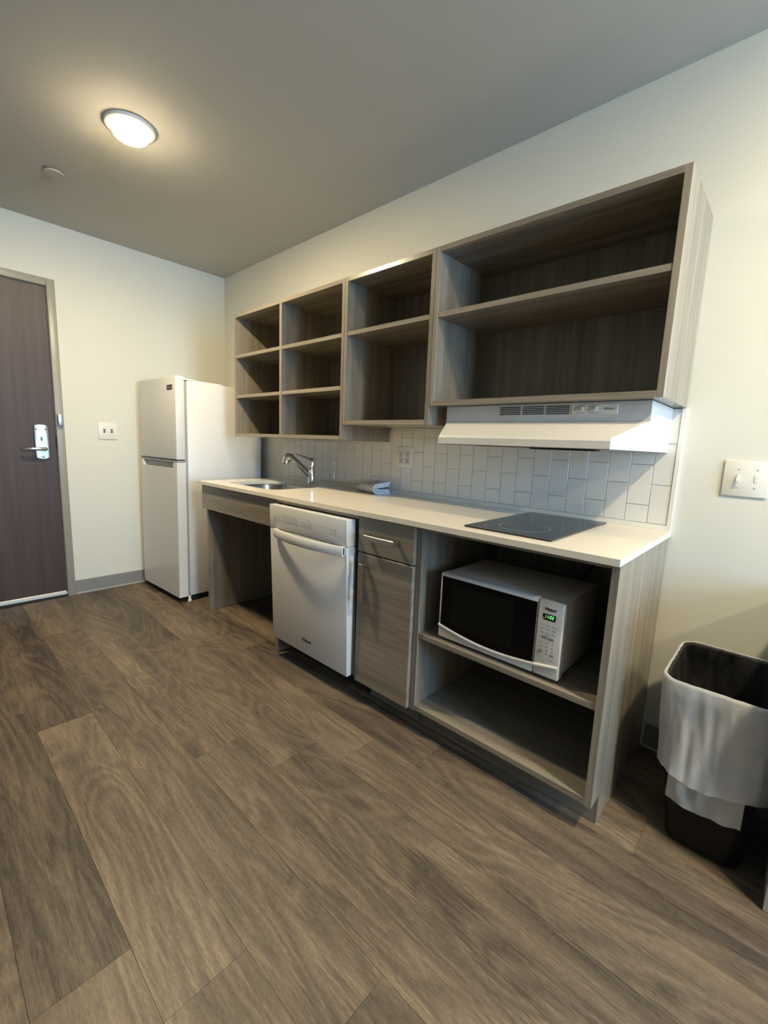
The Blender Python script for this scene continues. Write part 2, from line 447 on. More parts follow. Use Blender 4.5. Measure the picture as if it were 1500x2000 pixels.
for (yy, zz) in ((-1.312, 1.150), (-1.262, 1.150), (-1.284, 0.970)):
    bm = bmesh.new(); lathe(bm, [(0, 0.003), (0.006, 0.002), (0.007, 0)], 10, Matrix.Translation((XF + 0.012, yy, zz)) @ Matrix.Rotation(math.radians(90), 4, 'Y'))
    link('screw', bm, 'steel', lp)
bm = bmesh.new(); abox(bm, XF + 0.014, XF + 0.042, -1.196, -1.168, 1.176, 1.252, 0.004, 2); link('door_guard', bm, 'silver', d, smooth=40)
bm = bmesh.new(); abox(bm, XF - 0.003, XF + 0.0005, -1.209, -1.2035, 1.02, 1.11); link('strike_plate', bm, 'dark', d)

# ------------------------------------------------------------------ ceiling lamps, sprinkler cover
def ceiling_lamp(x, y, label, lens='lens'):
    t = thing('ceiling_light', (x, y, CEIL), label, 'ceiling light', 'flush ceiling lights')
    bm = bmesh.new(); lathe(bm, [(0.098, 0.0), (0.099, -0.004), (0.097, -0.008), (0.090, -0.010), (0.080, -0.011), (0.074, -0.011)], 56)
    link('trim_ring', bm, 'plastic', t, smooth=50, local=True)
    bm = bmesh.new(); lathe(bm, [(0.0, -0.050), (0.03, -0.049), (0.050, -0.046), (0.063, -0.040), (0.070, -0.032), (0.074, -0.021), (0.075, -0.010)], 32)
    link('diffuser', bm, lens, t, smooth=60, local=True)
ceiling_lamp(-1.955, -1.125, 'lit round flush ceiling light with white trim ring above the floor near the entry door')
ceiling_lamp(0.95, -0.82, 'round flush ceiling light above the desk end of the kitchen, outside the photograph')
ceiling_lamp(2.35, -1.125, 'round flush ceiling light nearest the window, outside the photograph', 'lens2')
t = thing('sprinkler_cover', (-2.622, -1.266, CEIL), 'small round white cover plate on the ceiling near the entry door', 'sprinkler cover')
bm = bmesh.new(); lathe(bm, [(0.0, -0.012), (0.043, -0.012), (0.045, -0.010), (0.045, -0.007)], 32); link('cover_plate', bm, 'ceil', t, smooth=40, local=True)
bm = bmesh.new(); lathe(bm, [(0.036, -0.007), (0.036, 0.0)], 24); link('collar', bm, 'gray_p', t, smooth=40, local=True)

# ------------------------------------------------------------------ refrigerator
FW, FH = 0.578, 1.523
fr = thing('refrigerator', (-2.666, -0.70, 0.0), 'white two-door top-freezer refrigerator in the corner beside the sink counter', 'refrigerator',
           rot=(math.radians(-0.635), 0, math.radians(2.465)))
bm = bmesh.new(); abox(bm, -FW, 0.006, 0.075, 0.640, 0.045, 1.500, 0.006, 2); link('body', bm, 'white_gloss', fr, smooth=40, local=True)
box('gasket', 'gray_p', fr, -FW + 0.012, -0.006, 0.058, 0.078, 0.05, 1.495, bev=0, local=True)
fd = box('freezer_door', 'white_gloss', fr, -FW, 0.0, 0.0, 0.060, 0.984, FH, bev=0.007, seg=3, local=True)
# lower door: recessed pull along its top edge
FDT = 0.966
bm = bmesh.new()
nx0, nx1, nd = -FW + 0.030, -0.055, 0.040
pts = [(-FW, 0.041), (0.0, 0.041), (0.0, FDT), (nx1 + 0.004, FDT), (nx1 - 0.004, FDT - nd), (nx0 + 0.010, FDT - nd), (nx0, FDT), (-FW, FDT)]
prism(bm, pts, 'y', 0.0, 0.030); abox(bm, -FW, 0.0, 0.030, 0.060, 0.041, FDT)
ld = link('fridge_door', bm, 'white_gloss', fr, local=True)
box('pull_recess', 'print_l', ld, nx0 + 0.004, nx1 - 0.002, 0.026, 0.0295, FDT - nd + 0.001, FDT - 0.001, bev=0, local=True)
box('divider_strip', 'gray_p', fr, -FW + 0.002, -0.002, 0.004, 0.058, FDT + 0.001, 0.979, bev=0.002, local=True)
bd = box('badge', 'ink', fd, -0.122, -0.045, -0.002, 0.0, 1.437, 1.468, bev=0.0006, local=True)
text('badge_lettering', 'Magic Chef', 'print_l', fd, 0.015, (-0.116, -0.0024, 1.447), width=0.065, local=True)
box('hinge_cap', 'plastic', fr, -0.075, 0.002, 0.010, 0.130, 1.5005, 1.512, bev=0.003, seg=2, local=True)
box('hinge_cap', 'plastic', fr, -0.20, -0.02, 0.140, 0.330, 1.5005, 1.509, bev=0.003, seg=2, local=True)
box('kick_plate', 'dark', fr, -FW + 0.02, -0.015, 0.070, 0.60, 0.006, 0.044, bev=0, local=True)
for xx in (-FW + 0.03, -0.020):
    bm = bmesh.new(); lathe(bm, [(0, 0), (0.013, 0), (0.014, 0.010), (0.010, 0.012), (0.010, 0.045)], 14, Matrix.Translation((xx + 0.008, 0.075, 0.001))); link('foot', bm, 'plastic', fr, smooth=40, local=True)

# ------------------------------------------------------------------ open wall cabinets
T = 0.02; UY = -0.373; UT = 1.926
def wall_cabinet(x0, x1, z0, shelves, dividers, label):
    t = thing('open_wall_cabinet', ((x0 + x1) / 2, -0.02, z0), label, 'cabinet', 'open grey-brown wall cabinets')
    box('side_panel', 'wood_v', t, x0, x0 + T, UY, -0.001, z0, UT); box('side_panel', 'wood_v', t, x1 - T, x1, UY, -0.001, z0, UT)
    box('top_panel', 'wood_h', t, x0 + T, x1 - T, UY, -0.001, UT - T, UT); box('bottom_panel', 'wood_h', t, x0 + T, x1 - T, UY, -0.001, z0, z0 + T)
    box('back_panel', 'wood_v', t, x0 + T, x1 - T, -0.016, -0.003, z0 + T, UT - T, bev=0)
    edges = [x0 + T] + [c for dv in dividers for c in (dv - 0.0115, dv + 0.0115)] + [x1 - T]
    for dv in dividers: box('divider', 'wood_v', t, dv - 0.0115, dv + 0.0115, UY + 0.001, -0.016, z0 + T, UT - T)
    for zt in shelves:
        for k_ in range(0, len(edges), 2):
            box('shelf', 'wood_h', t, edges[k_], edges[k_ + 1], UY + 0.002, -0.016, zt - T, zt)
    return t
wall_cabinet(-2.487, -1.408, 1.153, [1.675, 1.421], [-1.9565], 'six-cubby open wall cabinet above the sink, nearest the refrigerator')
wall_cabinet(-1.4065, -0.8635, 1.229, [1.676], [], 'middle open wall cabinet with one shelf, above the wall outlet')
wall_cabinet(-0.862, -0.006, 1.306, [1.676], [], 'wide open wall cabinet with one shelf above the range hood')

# ------------------------------------------------------------------ tiled backsplash
TXL, TXR = -2.455, -0.016
bm = bmesh.new()
abox(bm, TXL, -1.40, -0.005, 0, 0.850, 1.150); abox(bm, -1.40, -0.86, -0.005, 0, 0.850, 1.226); abox(bm, -0.86, TXR, -0.005, 0, 0.850, 1.304)
bs = link('wall_backsplash', bm, 'grout'); tag(bs, kind='structure')
g = 0.0010; tmesh = {}
edges = [TXR, -0.082]
while edges[-1] > TXL: edges.append(edges[-1] - 0.077)
for c in range(len(edges) - 1):
    xb, xa = edges[c], max(edges[c + 1], TXL)
    if xb - xa < 0.01: continue
    top = 1.143 if xb < -1.405 else (1.219 if xb < -0.86 else 1.304)
    z = (0.878 if c % 2 == 0 else 0.799)
    while z < top:
        za, zb = max(z, 0.884), min(z + 0.151, top)
        if zb - za > 0.008:
            key = (round(xb - xa, 4), round(zb - za, 4))
            if key not in tmesh:
                bm = bmesh.new(); abox(bm, -key[0] / 2 + g, key[0] / 2 - g, -0.0042, 0.0, -key[1] / 2 + g, key[1] / 2 - g, 0.0006)
                me = bpy.data.meshes.new('tile'); bm.to_mesh(me); bm.free(); me.materials.append(M['tile']); tmesh[key] = me
            o = bpy.data.objects.new('tile', tmesh[key]); COL.objects.link(o); o.parent = bs
            o.location = ((xa + xb) / 2, -0.0050, (za + zb) / 2)
        z += 0.151
# white edge trim, mitred at the counter corner
bm = bmesh.new(); prism(bm, [(-0.003, 0.864), (-0.003, 1.305), (-0.016, 1.305), (-0.016, 0.883)], 'y', -0.012, -0.0005); tag(link('trim_1', bm, 'plastic'), kind='structure')
bm = bmesh.new(); prism(bm, [(TXL, 0.8642), (-0.003, 0.8642), (-0.016, 0.8835), (TXL, 0.8835)], 'y', -0.012, -0.0005); tag(link('trim_2', bm, 'plastic'), kind='structure')
bm = bmesh.new(); abox(bm, TXL, -1.393, -0.011, -0.0005, 1.144, 1.1525, 0.001); tag(link('trim_3', bm, 'plastic'), kind='structure')
bm = bmesh.new(); abox(bm, -1.40, -0.862, -0.011, -0.0005, 1.220, 1.2285, 0.001); tag(link('trim_4', bm, 'plastic'), kind='structure')

# ------------------------------------------------------------------ countertop with sink cut-out
H, HB = 0.864, 0.844
def rrect(x0, x1, y0, y1, rads, n=7):
    """rounded rectangle, rads for corners (x0y0, x1y0, x1y1, x0y1), counter-clockwise"""
    out = []
    for (cx, cy, a0), r in zip(((x0, y0, 180), (x1, y0, 270), (x1, y1, 0), (x0, y1, 90)), rads):
        ox = cx + (r if cx == x0 else -r); oy = cy + (r if cy == y0 else -r)
        for i in range(n + 1):
            a = math.radians(a0 + 90 * i / n); out.append((ox + r * math.cos(a), oy + r * math.sin(a)))
    return out
hole = rrect(-2.305, -1.800, -0.530, -0.165, (0.05, 0.06, 0.08, 0.13))
bm = bmesh.new()
def ring_edges(pts, z):
    vv = [bm.verts.new((x, y, z)) for x, y in pts]
    return vv, [bm.edges.new((vv[i], vv[(i + 1) % len(vv)])) for i in range(len(vv))]
outer = [(-2.473, -0.642), (0.0, -0.642), (0.0, -0.0015), (-2.473, -0.0015)]
tops = []
for z in (H, HB):
    vo, eo = ring_edges(outer, z); vi, ei = ring_edges(hole, z)
    bmesh.ops.triangle_fill(bm, edges=eo + ei, use_beauty=True); tops.append((vo, vi))
for q in (0, 1):
    a, b_ = tops[0][q], tops[1][q]
    for i in range(len(a)):
        j = (i + 1) % len(a); bm.faces.new((a[i], a[j], b_[j], b_[i]))
ct = center_origin(link('countertop', bm, 'quartz'))
tag(ct, 'long cream quartz countertop with a sink cut-out running along the wall', 'countertop')

# sink: undermounted steel bowl
sk = thing('kitchen_sink', (-2.07, -0.35, 0.68), 'undermount stainless steel sink bowl set in the countertop beside the refrigerator', 'sink')
bm = bmesh.new(); loops = []
for (ins, z) in ((-0.012, HB - 0.001), (0.0, HB - 0.001), (0.004, 0.83), (0.010, 0.74), (0.030, 0.705), (0.06, 0.70)):
    rr = [max(0.02, r - ins * 0.6) for r in (0.05, 0.06, 0.08, 0.13)]
    loops.append([bm.verts.new((x, y, z)) for x, y in rrect(-2.305 + ins, -1.800 - ins, -0.530 + ins, -0.165 - ins, rr)])
for a, b_ in zip(loops[:-1], loops[1:]):
    for i in range(len(a)):
        j = (i + 1) % len(a); bm.faces.new((a[i], a[j], b_[j], b_[i]))
bm.faces.new(loops[-1])
link('bowl', bm, 'steel', sk, smooth=50)
bm = bmesh.new(); lathe(bm, [(0, 0.7015), (0.03, 0.7015), (0.038, 0.704), (0.043, 0.7005)], 28, Matrix.Translation((-2.07, -0.33, 0))); link('drain', bm, 'chrome', sk, smooth=40)

# faucet: stout body, angled pull-out spout, lever
fx, fy = -2.004, -0.100
fc = thing('faucet', (fx, fy, H), 'chrome single-lever pull-out kitchen faucet behind the sink', 'faucet')
bm = bmesh.new(); lathe(bm, [(0, 0), (0.027, 0), (0.028, 0.004), (0.024, 0.010), (0.0225, 0.014), (0.022, 0.105), (0.0235, 0.110), (0.0235, 0.125)], 28, Matrix.Translation((fx, fy, H + 0.0005))); link('body', bm, 'chrome', fc, smooth=40)
bm = bmesh.new()
tube(bm, [(fx, fy, H + 0.045), (fx - 0.035, fy - 0.02, H + 0.082), (fx - 0.080, fy - 0.043, H + 0.126), (fx - 0.115, fy - 0.06, H + 0.157)], [0.021, 0.020, 0.0185, 0.018], 18)
link('spout', bm, 'chrome', fc, smooth=50)
bm = bmesh.new()
tube(bm, [(fx - 0.110, fy - 0.058, H + 0.153), (fx - 0.130, fy - 0.068, H + 0.169), (fx - 0.148, fy - 0.078, H + 0.170), (fx - 0.158, fy - 0.083, H + 0.158), (fx - 0.162, fy - 0.086, H + 0.126)], [0.0185, 0.022, 0.0245, 0.025, 0.0235], 18)
link('spray_head', bm, 'chrome', fc, smooth=50)
bm = bmesh.new(); lathe(bm, [(0, 0), (0.017, 0), (0.017, 0.004), (0, 0.004)], 18, Matrix.Translation((fx - 0.1625, fy - 0.0863, H + 0.1225))); link('nozzle', bm, 'black_p', fc)
bm = bmesh.new(); lathe(bm, [(0.0235, 0.126), (0.0235, 0.142), (0.020, 0.158), (0.011, 0.168), (0, 0.170)], 28, Matrix.Translation((fx, fy, H)));
tube(bm, [(fx + 0.002, fy, H + 0.150), (fx - 0.02, fy - 0.012, H + 0.164), (fx - 0.06, fy - 0.030, H + 0.178), (fx - 0.105, fy - 0.050, H + 0.188)], [0.012, 0.009, 0.0065, 0.006], 12, flat=0.7)
link('lever', bm, 'chrome', fc, smooth=50)

# cooktop
ck = thing('cooktop', (-0.368, -0.30, H), 'black glass two-burner cooktop set on the countertop under the range hood', 'cooktop')
poly('glass_plate', 'glass_k', ck, rrect(-0.523, -0.212, -0.577, -0.032, (0.006,) * 4, 3), 'z', H + 0.0003, H + 0.0055)
for yy, rr in ((-0.43, 0.085), (-0.17, 0.07)):
    bm = bmesh.new(); lathe(bm, [(rr, 0), (rr + 0.0012, 0.0002), (rr + 0.0024, 0)], 48, Matrix.Translation((-0.368, yy, H + 0.0056))); link('burner_ring', bm, 'print', ck)
text('marking', 'o  |  o', 'print', ck, 0.008, (-0.383, -0.545, H + 0.0058))
ck.children[-1].data.transform(Matrix.Translation((0, -0.245, 0.006)) @ Matrix.Rotation(math.radians(-90), 4, 'X') @ Matrix.Translation((0, 0.245, -0.006)))

# folded dish towel
tw = thing('dish_towel', (-1.455, -0.078, H), 'folded pale blue striped dish towel lying on the counter against the tiles', 'towel', rot=(0, 0, math.radians(-16)))
def towel_fold(zb, zt, yf, yk, th, xl, xr, rise, off=0.0):
    """sheet of thickness th folded over at the front: bottom run at zb, round fold at yf, top run rising towards the back"""
    mid, rad = (zb + zt) / 2, (zt - zb) / 2
    line = [(yk, zb)] + [(yf + rad + (yk - yf - rad) * q / 6, zb) for q in range(5, -1, -1)]
    line += [(yf + rad - rad * math.sin(a), mid - rad * math.cos(a)) for a in [math.pi * q / 10 for q in range(1, 10)]]
    line += [(yf + rad + (yk - yf - rad) * q / 6, zt + rise * (q / 6) ** 0.8) for q in range(0, 7)]
    outl = []
    for side in (1, -1):
        seq = []
        for q, p in enumerate(line):
            a, b_ = Vector(line[max(0, q - 1)]), Vector(line[min(len(line) - 1, q + 1)])
            d_ = (b_ - a).normalized(); nrm = Vector((d_.y, -d_.x))
            seq.append(Vector(p) + nrm * (side * th / 2 + (off if side > 0 else 0)))
        outl.append(seq)
    loop = outl[0] + outl[1][::-1]; n_ = 24; rings = []
    bm = bmesh.new()
    for q in range(n_ + 1):
        x = xl + (xr - xl) * q / n_
        sag = 1.0 - 0.10 * math.sin(9 * x / 0.2 + 1.0) - 0.35 * max(0.0, (-0.02 - x) / 0.09)
        rings.append([bm.verts.new((x + 0.003 * math.sin(60 * p.x + 40 * p.y), p.x + 0.002 * math.sin(45 * x), max(0.0006, p.y * sag))) for p in loop])
    for a, b_ in zip(rings[:-1], rings[1:]):
        for q in range(len(loop)):
            k_ = (q + 1) % len(loop); bm.faces.new((a[q], a[k_], b_[k_], b_[q]))
    bm.faces.new(rings[0]); bm.faces.new(rings[-1][::-1])
    return bm
link('outer_fold', towel_fold(0.0062, 0.046, -0.052, 0.054, 0.011, -0.105, 0.098, 0.012), 'towel', tw, smooth=50, local=True)
link('inner_fold', towel_fold(0.0185, 0.0335, -0.036, 0.050, 0.0105, -0.100, 0.094, 0.011), 'towel', tw, smooth=50, local=True)
for sx in (-0.070, -0.022):
    link('stripe', towel_fold(0.0062, 0.046, -0.052, 0.0535, 0.011, sx, sx + 0.006, 0.012, 0.0006), 'towel_s', tw, smooth=50, local=True)

# ------------------------------------------------------------------ range hood
hd = thing('range_hood', (-0.425, -0.02, 1.147), 'white under-cabinet range hood above the cooktop', 'range hood')
hx0, hx1 = -0.806, -0.044
V = [(hx1, -0.010, 1.304), (hx1, -0.318, 1.304), (hx0, -0.318, 1.304), (hx0, -0.010, 1.304),     # 0-3 top
     (hx1, -0.318, 1.240), (hx0, -0.318, 1.240),                                                 # 4,5 foot of the front panel
     (-0.062, -0.350, 1.228), (-0.788, -0.350, 1.228),                                           # 6,7 ledge
     (-0.110, -0.452, 1.184), (-0.740, -0.452, 1.184),                                           # 8,9 lip upper
     (-0.110, -0.460, 1.174), (-0.740, -0.460, 1.174),                                           # 10,11 lip rounded
     (-0.110, -0.460, 1.150), (-0.740, -0.460, 1.150),                                           # 12,13 lip bottom
     (hx1, -0.318, 1.148), (hx0, -0.318, 1.148), (hx1, -0.010, 1.148), (hx0, -0.010, 1.148)]     # 14-17
Fc = [(0, 3, 2, 1), (1, 2, 5, 4), (4, 5, 7, 6), (6, 7, 9, 8), (8, 9, 11, 10), (10, 11, 13, 12), (4, 6, 8, 10, 12, 14), (5, 15, 13, 11, 9, 7),
      (0, 1, 4, 14, 16), (3, 17, 15, 5, 2), (0, 16, 17, 3)]
bm = bmesh.new(); vv = [bm.verts.new(p) for p in V]
for f in Fc: bm.faces.new([vv[i] for i in f])
link('canopy', bm, 'white', hd)
bm = bmesh.new()   # hollow underside: rim and recessed dark tray
pts = [(-0.052, -0.014), (-0.052, -0.316), (-0.114, -0.452), (-0.736, -0.452), (-0.798, -0.316), (-0.798, -0.014)]
prism(bm, pts, 'z', 1.1475, 1.1500); link('underside', bm, 'gray_p', hd)
box('grease_filter', 'steel', hd, -0.60, -0.25, -0.40, -0.10, 1.1445, 1.1475, bev=0.001)
box('light_cover', 'black_p', hd, -0.365, -0.150, -0.452, -0.415, 1.1420, 1.1476, bev=0.002)
for k_, (xa, xb) in enumerate(((-0.556, -0.474), (-0.465, -0.384), (-0.376, -0.293))):
    gr = box('vent_grille', 'white', hd, xa - 0.002, xb + 0.002, -0.3192, -0.3178, 1.263, 1.299, bev=0)
    for q in range(5):
        zc = 1.2685 + q * 0.0064
        box('vent_slot', 'dark', gr, xa, xb, -0.3200, -0.3190, zc - 0.0017, zc + 0.0017, bev=0)
cp = box('control_strip', 'plastic', hd, -0.285, -0.140, -0.3200, -0.3178, 1.264, 1.297, bev=0.0006)
for xa in (-0.274, -0.230):
    sw = box('rocker_switch', 'white', cp, xa, xa + 0.034, -0.3225, -0.3198, 1.273, 1.292, bev=0.002, seg=2)
    box('rocker_tip', 'plastic', sw, xa + 0.019, xa + 0.029, -0.3275, -0.3220, 1.276, 1.290, bev=0.002, seg=2)
    text('switch_marking', 'OFF LO HI', 'print', cp, 0.005, (xa + 0.002, -0.3203, 1.2665), width=0.03)
text('brand_lettering', 'Whirlpool', 'print', cp, 0.011, (-0.182, -0.3203, 1.2785), width=0.032, bold=0.0003)

# ------------------------------------------------------------------ base units
LY, DYF = -0.606, -0.624
sb = thing('sink_base', (-2.04, -0.31, 0), 'open knee-space sink base with apron and side panels beside the refrigerator', 'cabinet')
box('side_panel', 'wood_v', sb, -2.432, -2.412, LY, -0.004, 0.001, HB - 0.0005)
box('side_panel', 'wood_v', sb, -1.642, -1.622, LY, -0.004, 0.001, HB - 0.0005)
box('apron', 'wood_h', sb, -2.453, -1.628, DYF, LY, 0.690, 0.839)
box('rear_panel', 'wood_h', sb, -2.412, -1.642, -0.022, -0.004, 0.10, 0.66)

# filler rail above the dishwasher belongs to the narrow drawer unit
nc = thing('drawer_cabinet', (-0.85, -0.31, 0), 'narrow base cabinet with one drawer and one door beside the dishwasher', 'cabinet')
box('side_panel', 'wood_v', nc, -1.006, -0.986, LY, -0.004, 0.10, HB - 0.0005)
box('side_panel', 'wood_v', nc, -0.722, -0.7022, LY, -0.004, 0.10, HB - 0.0005)
box('bottom_panel', 'wood_h', nc, -0.986, -0.722, LY, -0.004, 0.10, 0.12)
box('filler_rail', 'wood_h', nc, -1.618, -1.006, -0.624, -0.604, 0.8265, HB - 0.0005)
box('toe_kick', 'wood_h', nc, -0.990, -0.704, -0.530, -0.514, 0.001, 0.10)
dr = box('drawer_front', 'wood_h', nc, -1.003, -0.7035, DYF, LY - 0.0005, 0.690, 0.839, bev=0.0012)
dn = box('door', 'wood_h', nc, -1.003, -0.7035, DYF, LY - 0.0005, 0.104, 0.684, bev=0.0012)
def bar_handle(parent, a, b_, vertical):
    bm = bmesh.new(); (x0, z0), (x1, z1) = a, b_
    abox(bm, x0, x1, -0.660, -0.650, z0, z1, 0.0012)
    if vertical:
        abox(bm, x0, x1, -0.652, DYF, z1 - 0.012, z1); abox(bm, x0, x1, -0.652, DYF, z0, z0 + 0.012)
    else:
        abox(bm, x0, x0 + 0.012, -0.652, DYF, z0, z1); abox(bm, x1 - 0.012, x1, -0.652, DYF, z0, z1)
    return link('handle', bm, 'nickel', parent)
bar_handle(dr, (-0.940, 0.753), (-0.776, 0.773), False)
bar_handle(dn, (-0.962, 0.486), (-0.942, 0.648), True)

mc = thing('microwave_cabinet', (-0.353, -0.31, 0), 'open base cabinet holding the microwave at the right end of the counter', 'cabinet')
box('side_panel', 'wood_v', mc, -0.7005, -0.677, LY, -0.004, 0.10, HB - 0.0005)
poly('end_panel', 'wood_v', mc, [(LY, 0.10), (LY, HB - 0.0005), (-0.004, HB - 0.0005), (-0.004, 0.001), (-0.530, 0.001), (-0.530, 0.10)], 'x', -0.0265, -0.0065)
box('shelf', 'wood_h', mc, -0.677, -0.0265, LY + 0.003, -0.018, 0.404, 0.424)
box('bottom_panel', 'wood_h', mc, -0.677, -0.0265, LY, -0.018, 0.104, 0.124)
box('back_panel', 'wood_v', mc, -0.677, -0.0265, -0.018, -0.004, 0.104, HB - 0.02, bev=0)
box('front_rail', 'wood_h', mc, -0.677, -0.0265, LY + 0.006, LY + 0.026, 0.826, HB - 0.0005)
box('toe_kick', 'wood_h', mc, -0.700, -0.0265, -0.530, -0.514, 0.001, 0.1035)

# ------------------------------------------------------------------ dishwasher (door hangs slightly forward at the top)
dx0, dx1 = -1.608, -1.0305
dw = thing('dishwasher', (-1.32, -0.31, 0), 'white built-in dishwasher with a bowed bar handle between the sink base and the drawer unit', 'dishwasher')
box('tub', 'gray_p', dw, -1.615, -1.012, -0.585, -0.03, 0.10, 0.822)
box('toe_plate', 'toe', dw, -1.612, -1.012, -0.560, -0.545, 0.070, 0.125, bev=0.001)
box('lower_toe_plate', 'dark', dw, -1.600, -1.012, -0.530, -0.520, 0.004, 0.070, bev=0.001)
for xx in (-1.590, -1.035):
    bm = bmesh.new(); lathe(bm, [(0, 0.001), (0.014, 0.001), (0.014, 0.008), (0.007, 0.010), (0.007, 0.10)], 12, Matrix.Translation((xx, -0.50, 0))); link('foot', bm, 'gray_p', dw)
def lean(o):
    """shear the door parts so that the top leans out toward the room"""
    bz = base_of(o.parent)
    for v in o.data.vertices:
        z = v.co.z + bz.z
        v.co.y -= (z - 0.11) * 0.0325
    return o
DF = -0.645
dd = lean(box('door', 'white', dw, dx0, dx1, DF, -0.592, 0.111, 0.700, bev=0.003, seg=2))
dc = lean(box('control_panel', 'white', dw, dx0, dx1, DF, -0.592, 0.7025, 0.8205, bev=0.003, seg=2))
# bowed handle, flat bar
bm = bmesh.new(); n = 28; prev = None
for i in range(n + 1):
    t = i / n; x = -1.553 + (0.513) * t
    bow = 0.046 * math.sin(math.pi * t) ** 0.85
    yc = DF - 0.010 - bow - 0.019; zc = 0.685 + 0.004 * math.sin(math.pi * t)
    ring = [bm.verts.new((x, yc + a, zc + b_)) for a, b_ in ((0.006, -0.021), (-0.004, -0.021), (-0.007, -0.017), (-0.007, 0.017), (-0.004, 0.021), (0.006, 0.021))]
    if prev:
        for k_ in range(6):
            bm.faces.new((prev[k_], prev[(k_ + 1) % 6], ring[(k_ + 1) % 6], ring[k_]))
    else: bm.faces.new(ring[::-1])
    prev = ring
bm.faces.new(prev)
for x in (-1.553, -1.040):
    abox(bm, x - (0 if x < -1.3 else 0.022), x + (0.022 if x < -1.3 else 0), DF - 0.032, DF - 0.014, 0.668, 0.702, 0.002)
link('handle', bm, 'white', dd, smooth=40)
text('brand_lettering', 'Whirlpool', 'ink', dd, 0.022, (-1.352, DF - 0.0030, 0.176), width=0.068, bold=0.0008)
bm = bmesh.new(); tube(bm, [(-1.330 + 0.036 * math.cos(a), DF - 0.0033, 0.186 + 0.011 * math.sin(a)) for a in [math.radians(200 + 12 * q) for q in range(16)]], 0.0008, 5); link('logo_swoosh', bm, 'ink', dd)
# touch-pad print on the control strip
yc = DF - 0.0215
def pads(x, z, w_, h_, mat='print_l'):
    bm = bmesh.new(); abox(bm, x, x + w_, yc - 0.0006, yc + 0.003, z, z + h_, 0.0); return link('button_print', bm, mat, dc)
xs = [-1.566, -1.534, -1.502, -1.480, -1.458, -1.436, -1.414, -1.392, -1.345, -1.322, -1.300, -1.278]
for i, x in enumerate(xs):
    pads(x, 0.748, 0.013, 0.008)
    bm = bmesh.new(); lathe(bm, [(0.0035, 0), (0.0055, 0), (0.0055, 0.0006), (0.0035, 0.0006), (0.0035, 0)], 12, Matrix.Translation((x + 0.0065, yc, 0.764)) @ Matrix.Rotation(math.radians(90), 4, 'X')); link('button_icon', bm, 'print_l', dc)
pads(-1.500, 0.776, 0.118, 0.002); pads(-1.298, 0.775, 0.016, 0.008)
for x in (-1.244, -1.216, -1.196, -1.176): pads(x, 0.768, 0.013, 0.002)
pads(-1.244, 0.752, 0.010, 0.004)
for x in (-1.138, -1.112):
    pads(x, 0.748, 0.018, 0.004); pads(x + 0.002, 0.757, 0.014, 0.010)
pads(-1.592, 0.800, 0.034, 0.002)

# ------------------------------------------------------------------ microwave
mw = thing('microwave_oven', (-0.373, -0.43, 0.4245), 'white countertop microwave with black window and green clock on the cabinet shelf', 'microwave')
mx0, mx1, mz0, mz1, my = -0.599, -0.147, 0.436, 0.682, -0.585
box('body', 'white', mw, mx0 + 0.004, mx1 - 0.004, -0.545, -0.272, mz0 + 0.004, mz1 - 0.001, bev=0.004, seg=2)
def arc_z(x):   # bottom edge of the window sags towards the middle
    t = (x - mx0) / (mx1 - mx0); return 0.489 - 0.026 * math.sin(math.pi * min(1, max(0, t)) ** 0.95) - 0.004 * t
def mw_bulge(o, k_=0.012):
    b0 = base_of(o.parent)
    for v in o.data.vertices:
        x = v.co.x + b0.x; t = (x - mx0) / (mx1 - mx0)
        v.co.y -= k_ * (math.sin(math.pi * min(1, max(0, t))) - 0.0)
    return o
ms = -0.2285
md = box('door', 'white', mw, mx0, ms - 0.0008, my, -0.545, mz0, mz1, bev=0.004, seg=2)
n = 16; xa, xb = mx0 + 0.009, ms - 0.002
pts = [(xa, 0.671), (xb, 0.671)][::-1] + [(xa + (xb - xa) * i / n, arc_z(xa + (xb - xa) * i / n)) for i in range(n + 1)]
gw = poly('window', 'mw_glass', md, pts, 'y', my - 0.0015, my + 0.001)
ix0, ix1 = xa + 0.045, xb - 0.075
ipts = [(ix1, 0.650), (ix0, 0.650)] + [(ix0 + (ix1 - ix0) * i / n, arc_z(ix0 + (ix1 - ix0) * i / n) + 0.024) for i in range(n + 1)]
poly('window_screen', plain('window_mesh_dark', (0.006, 0.006, 0.0055), 0.35, spec=0.15), gw, ipts, 'y', my - 0.0019, my - 0.0012)
def arc_ridge(x0, x1, parent):
    bm = bmesh.new(); n_ = 18; pv = None
    for i in range(n_ + 1):
        x = x0 + (x1 - x0) * i / n_; z = arc_z(x)
        ring = [bm.verts.new((x, y_, z_)) for y_, z_ in ((my + 0.001, z), (my - 0.004, z - 0.001), (my - 0.006, z - 0.006), (my - 0.004, z - 0.011), (my + 0.001, z - 0.013))]
        if pv:
            for k_ in range(4): bm.faces.new((pv[k_], pv[k_ + 1], ring[k_ + 1], ring[k_]))
        else: bm.faces.new(ring)
        pv = ring
    bm.faces.new(pv[::-1]); return link('ridge', bm, 'white', parent, smooth=60)
arc_ridge(mx0 + 0.002, ms - 0.001, md)
cpn = box('control_panel', 'white', mw, ms + 0.0008, mx1, my, -0.545, mz0, mz1, bev=0.005, seg=3)
arc_ridge(ms + 0.001, mx1 - 0.004, cpn)
text('brand_lettering', 'Whirlpool', 'ink', cpn, 0.010, (-0.207, my - 0.0006, 0.6545), width=0.036, bold=0.0004)
bm = bmesh.new(); tube(bm, [(-0.189 + 0.017 * math.cos(a), my - 0.0006, 0.659 + 0.006 * math.sin(a)) for a in [math.radians(200 + 12 * q) for q in range(16)]], 0.0005, 5); link('logo_swoosh', bm, 'ink', cpn)
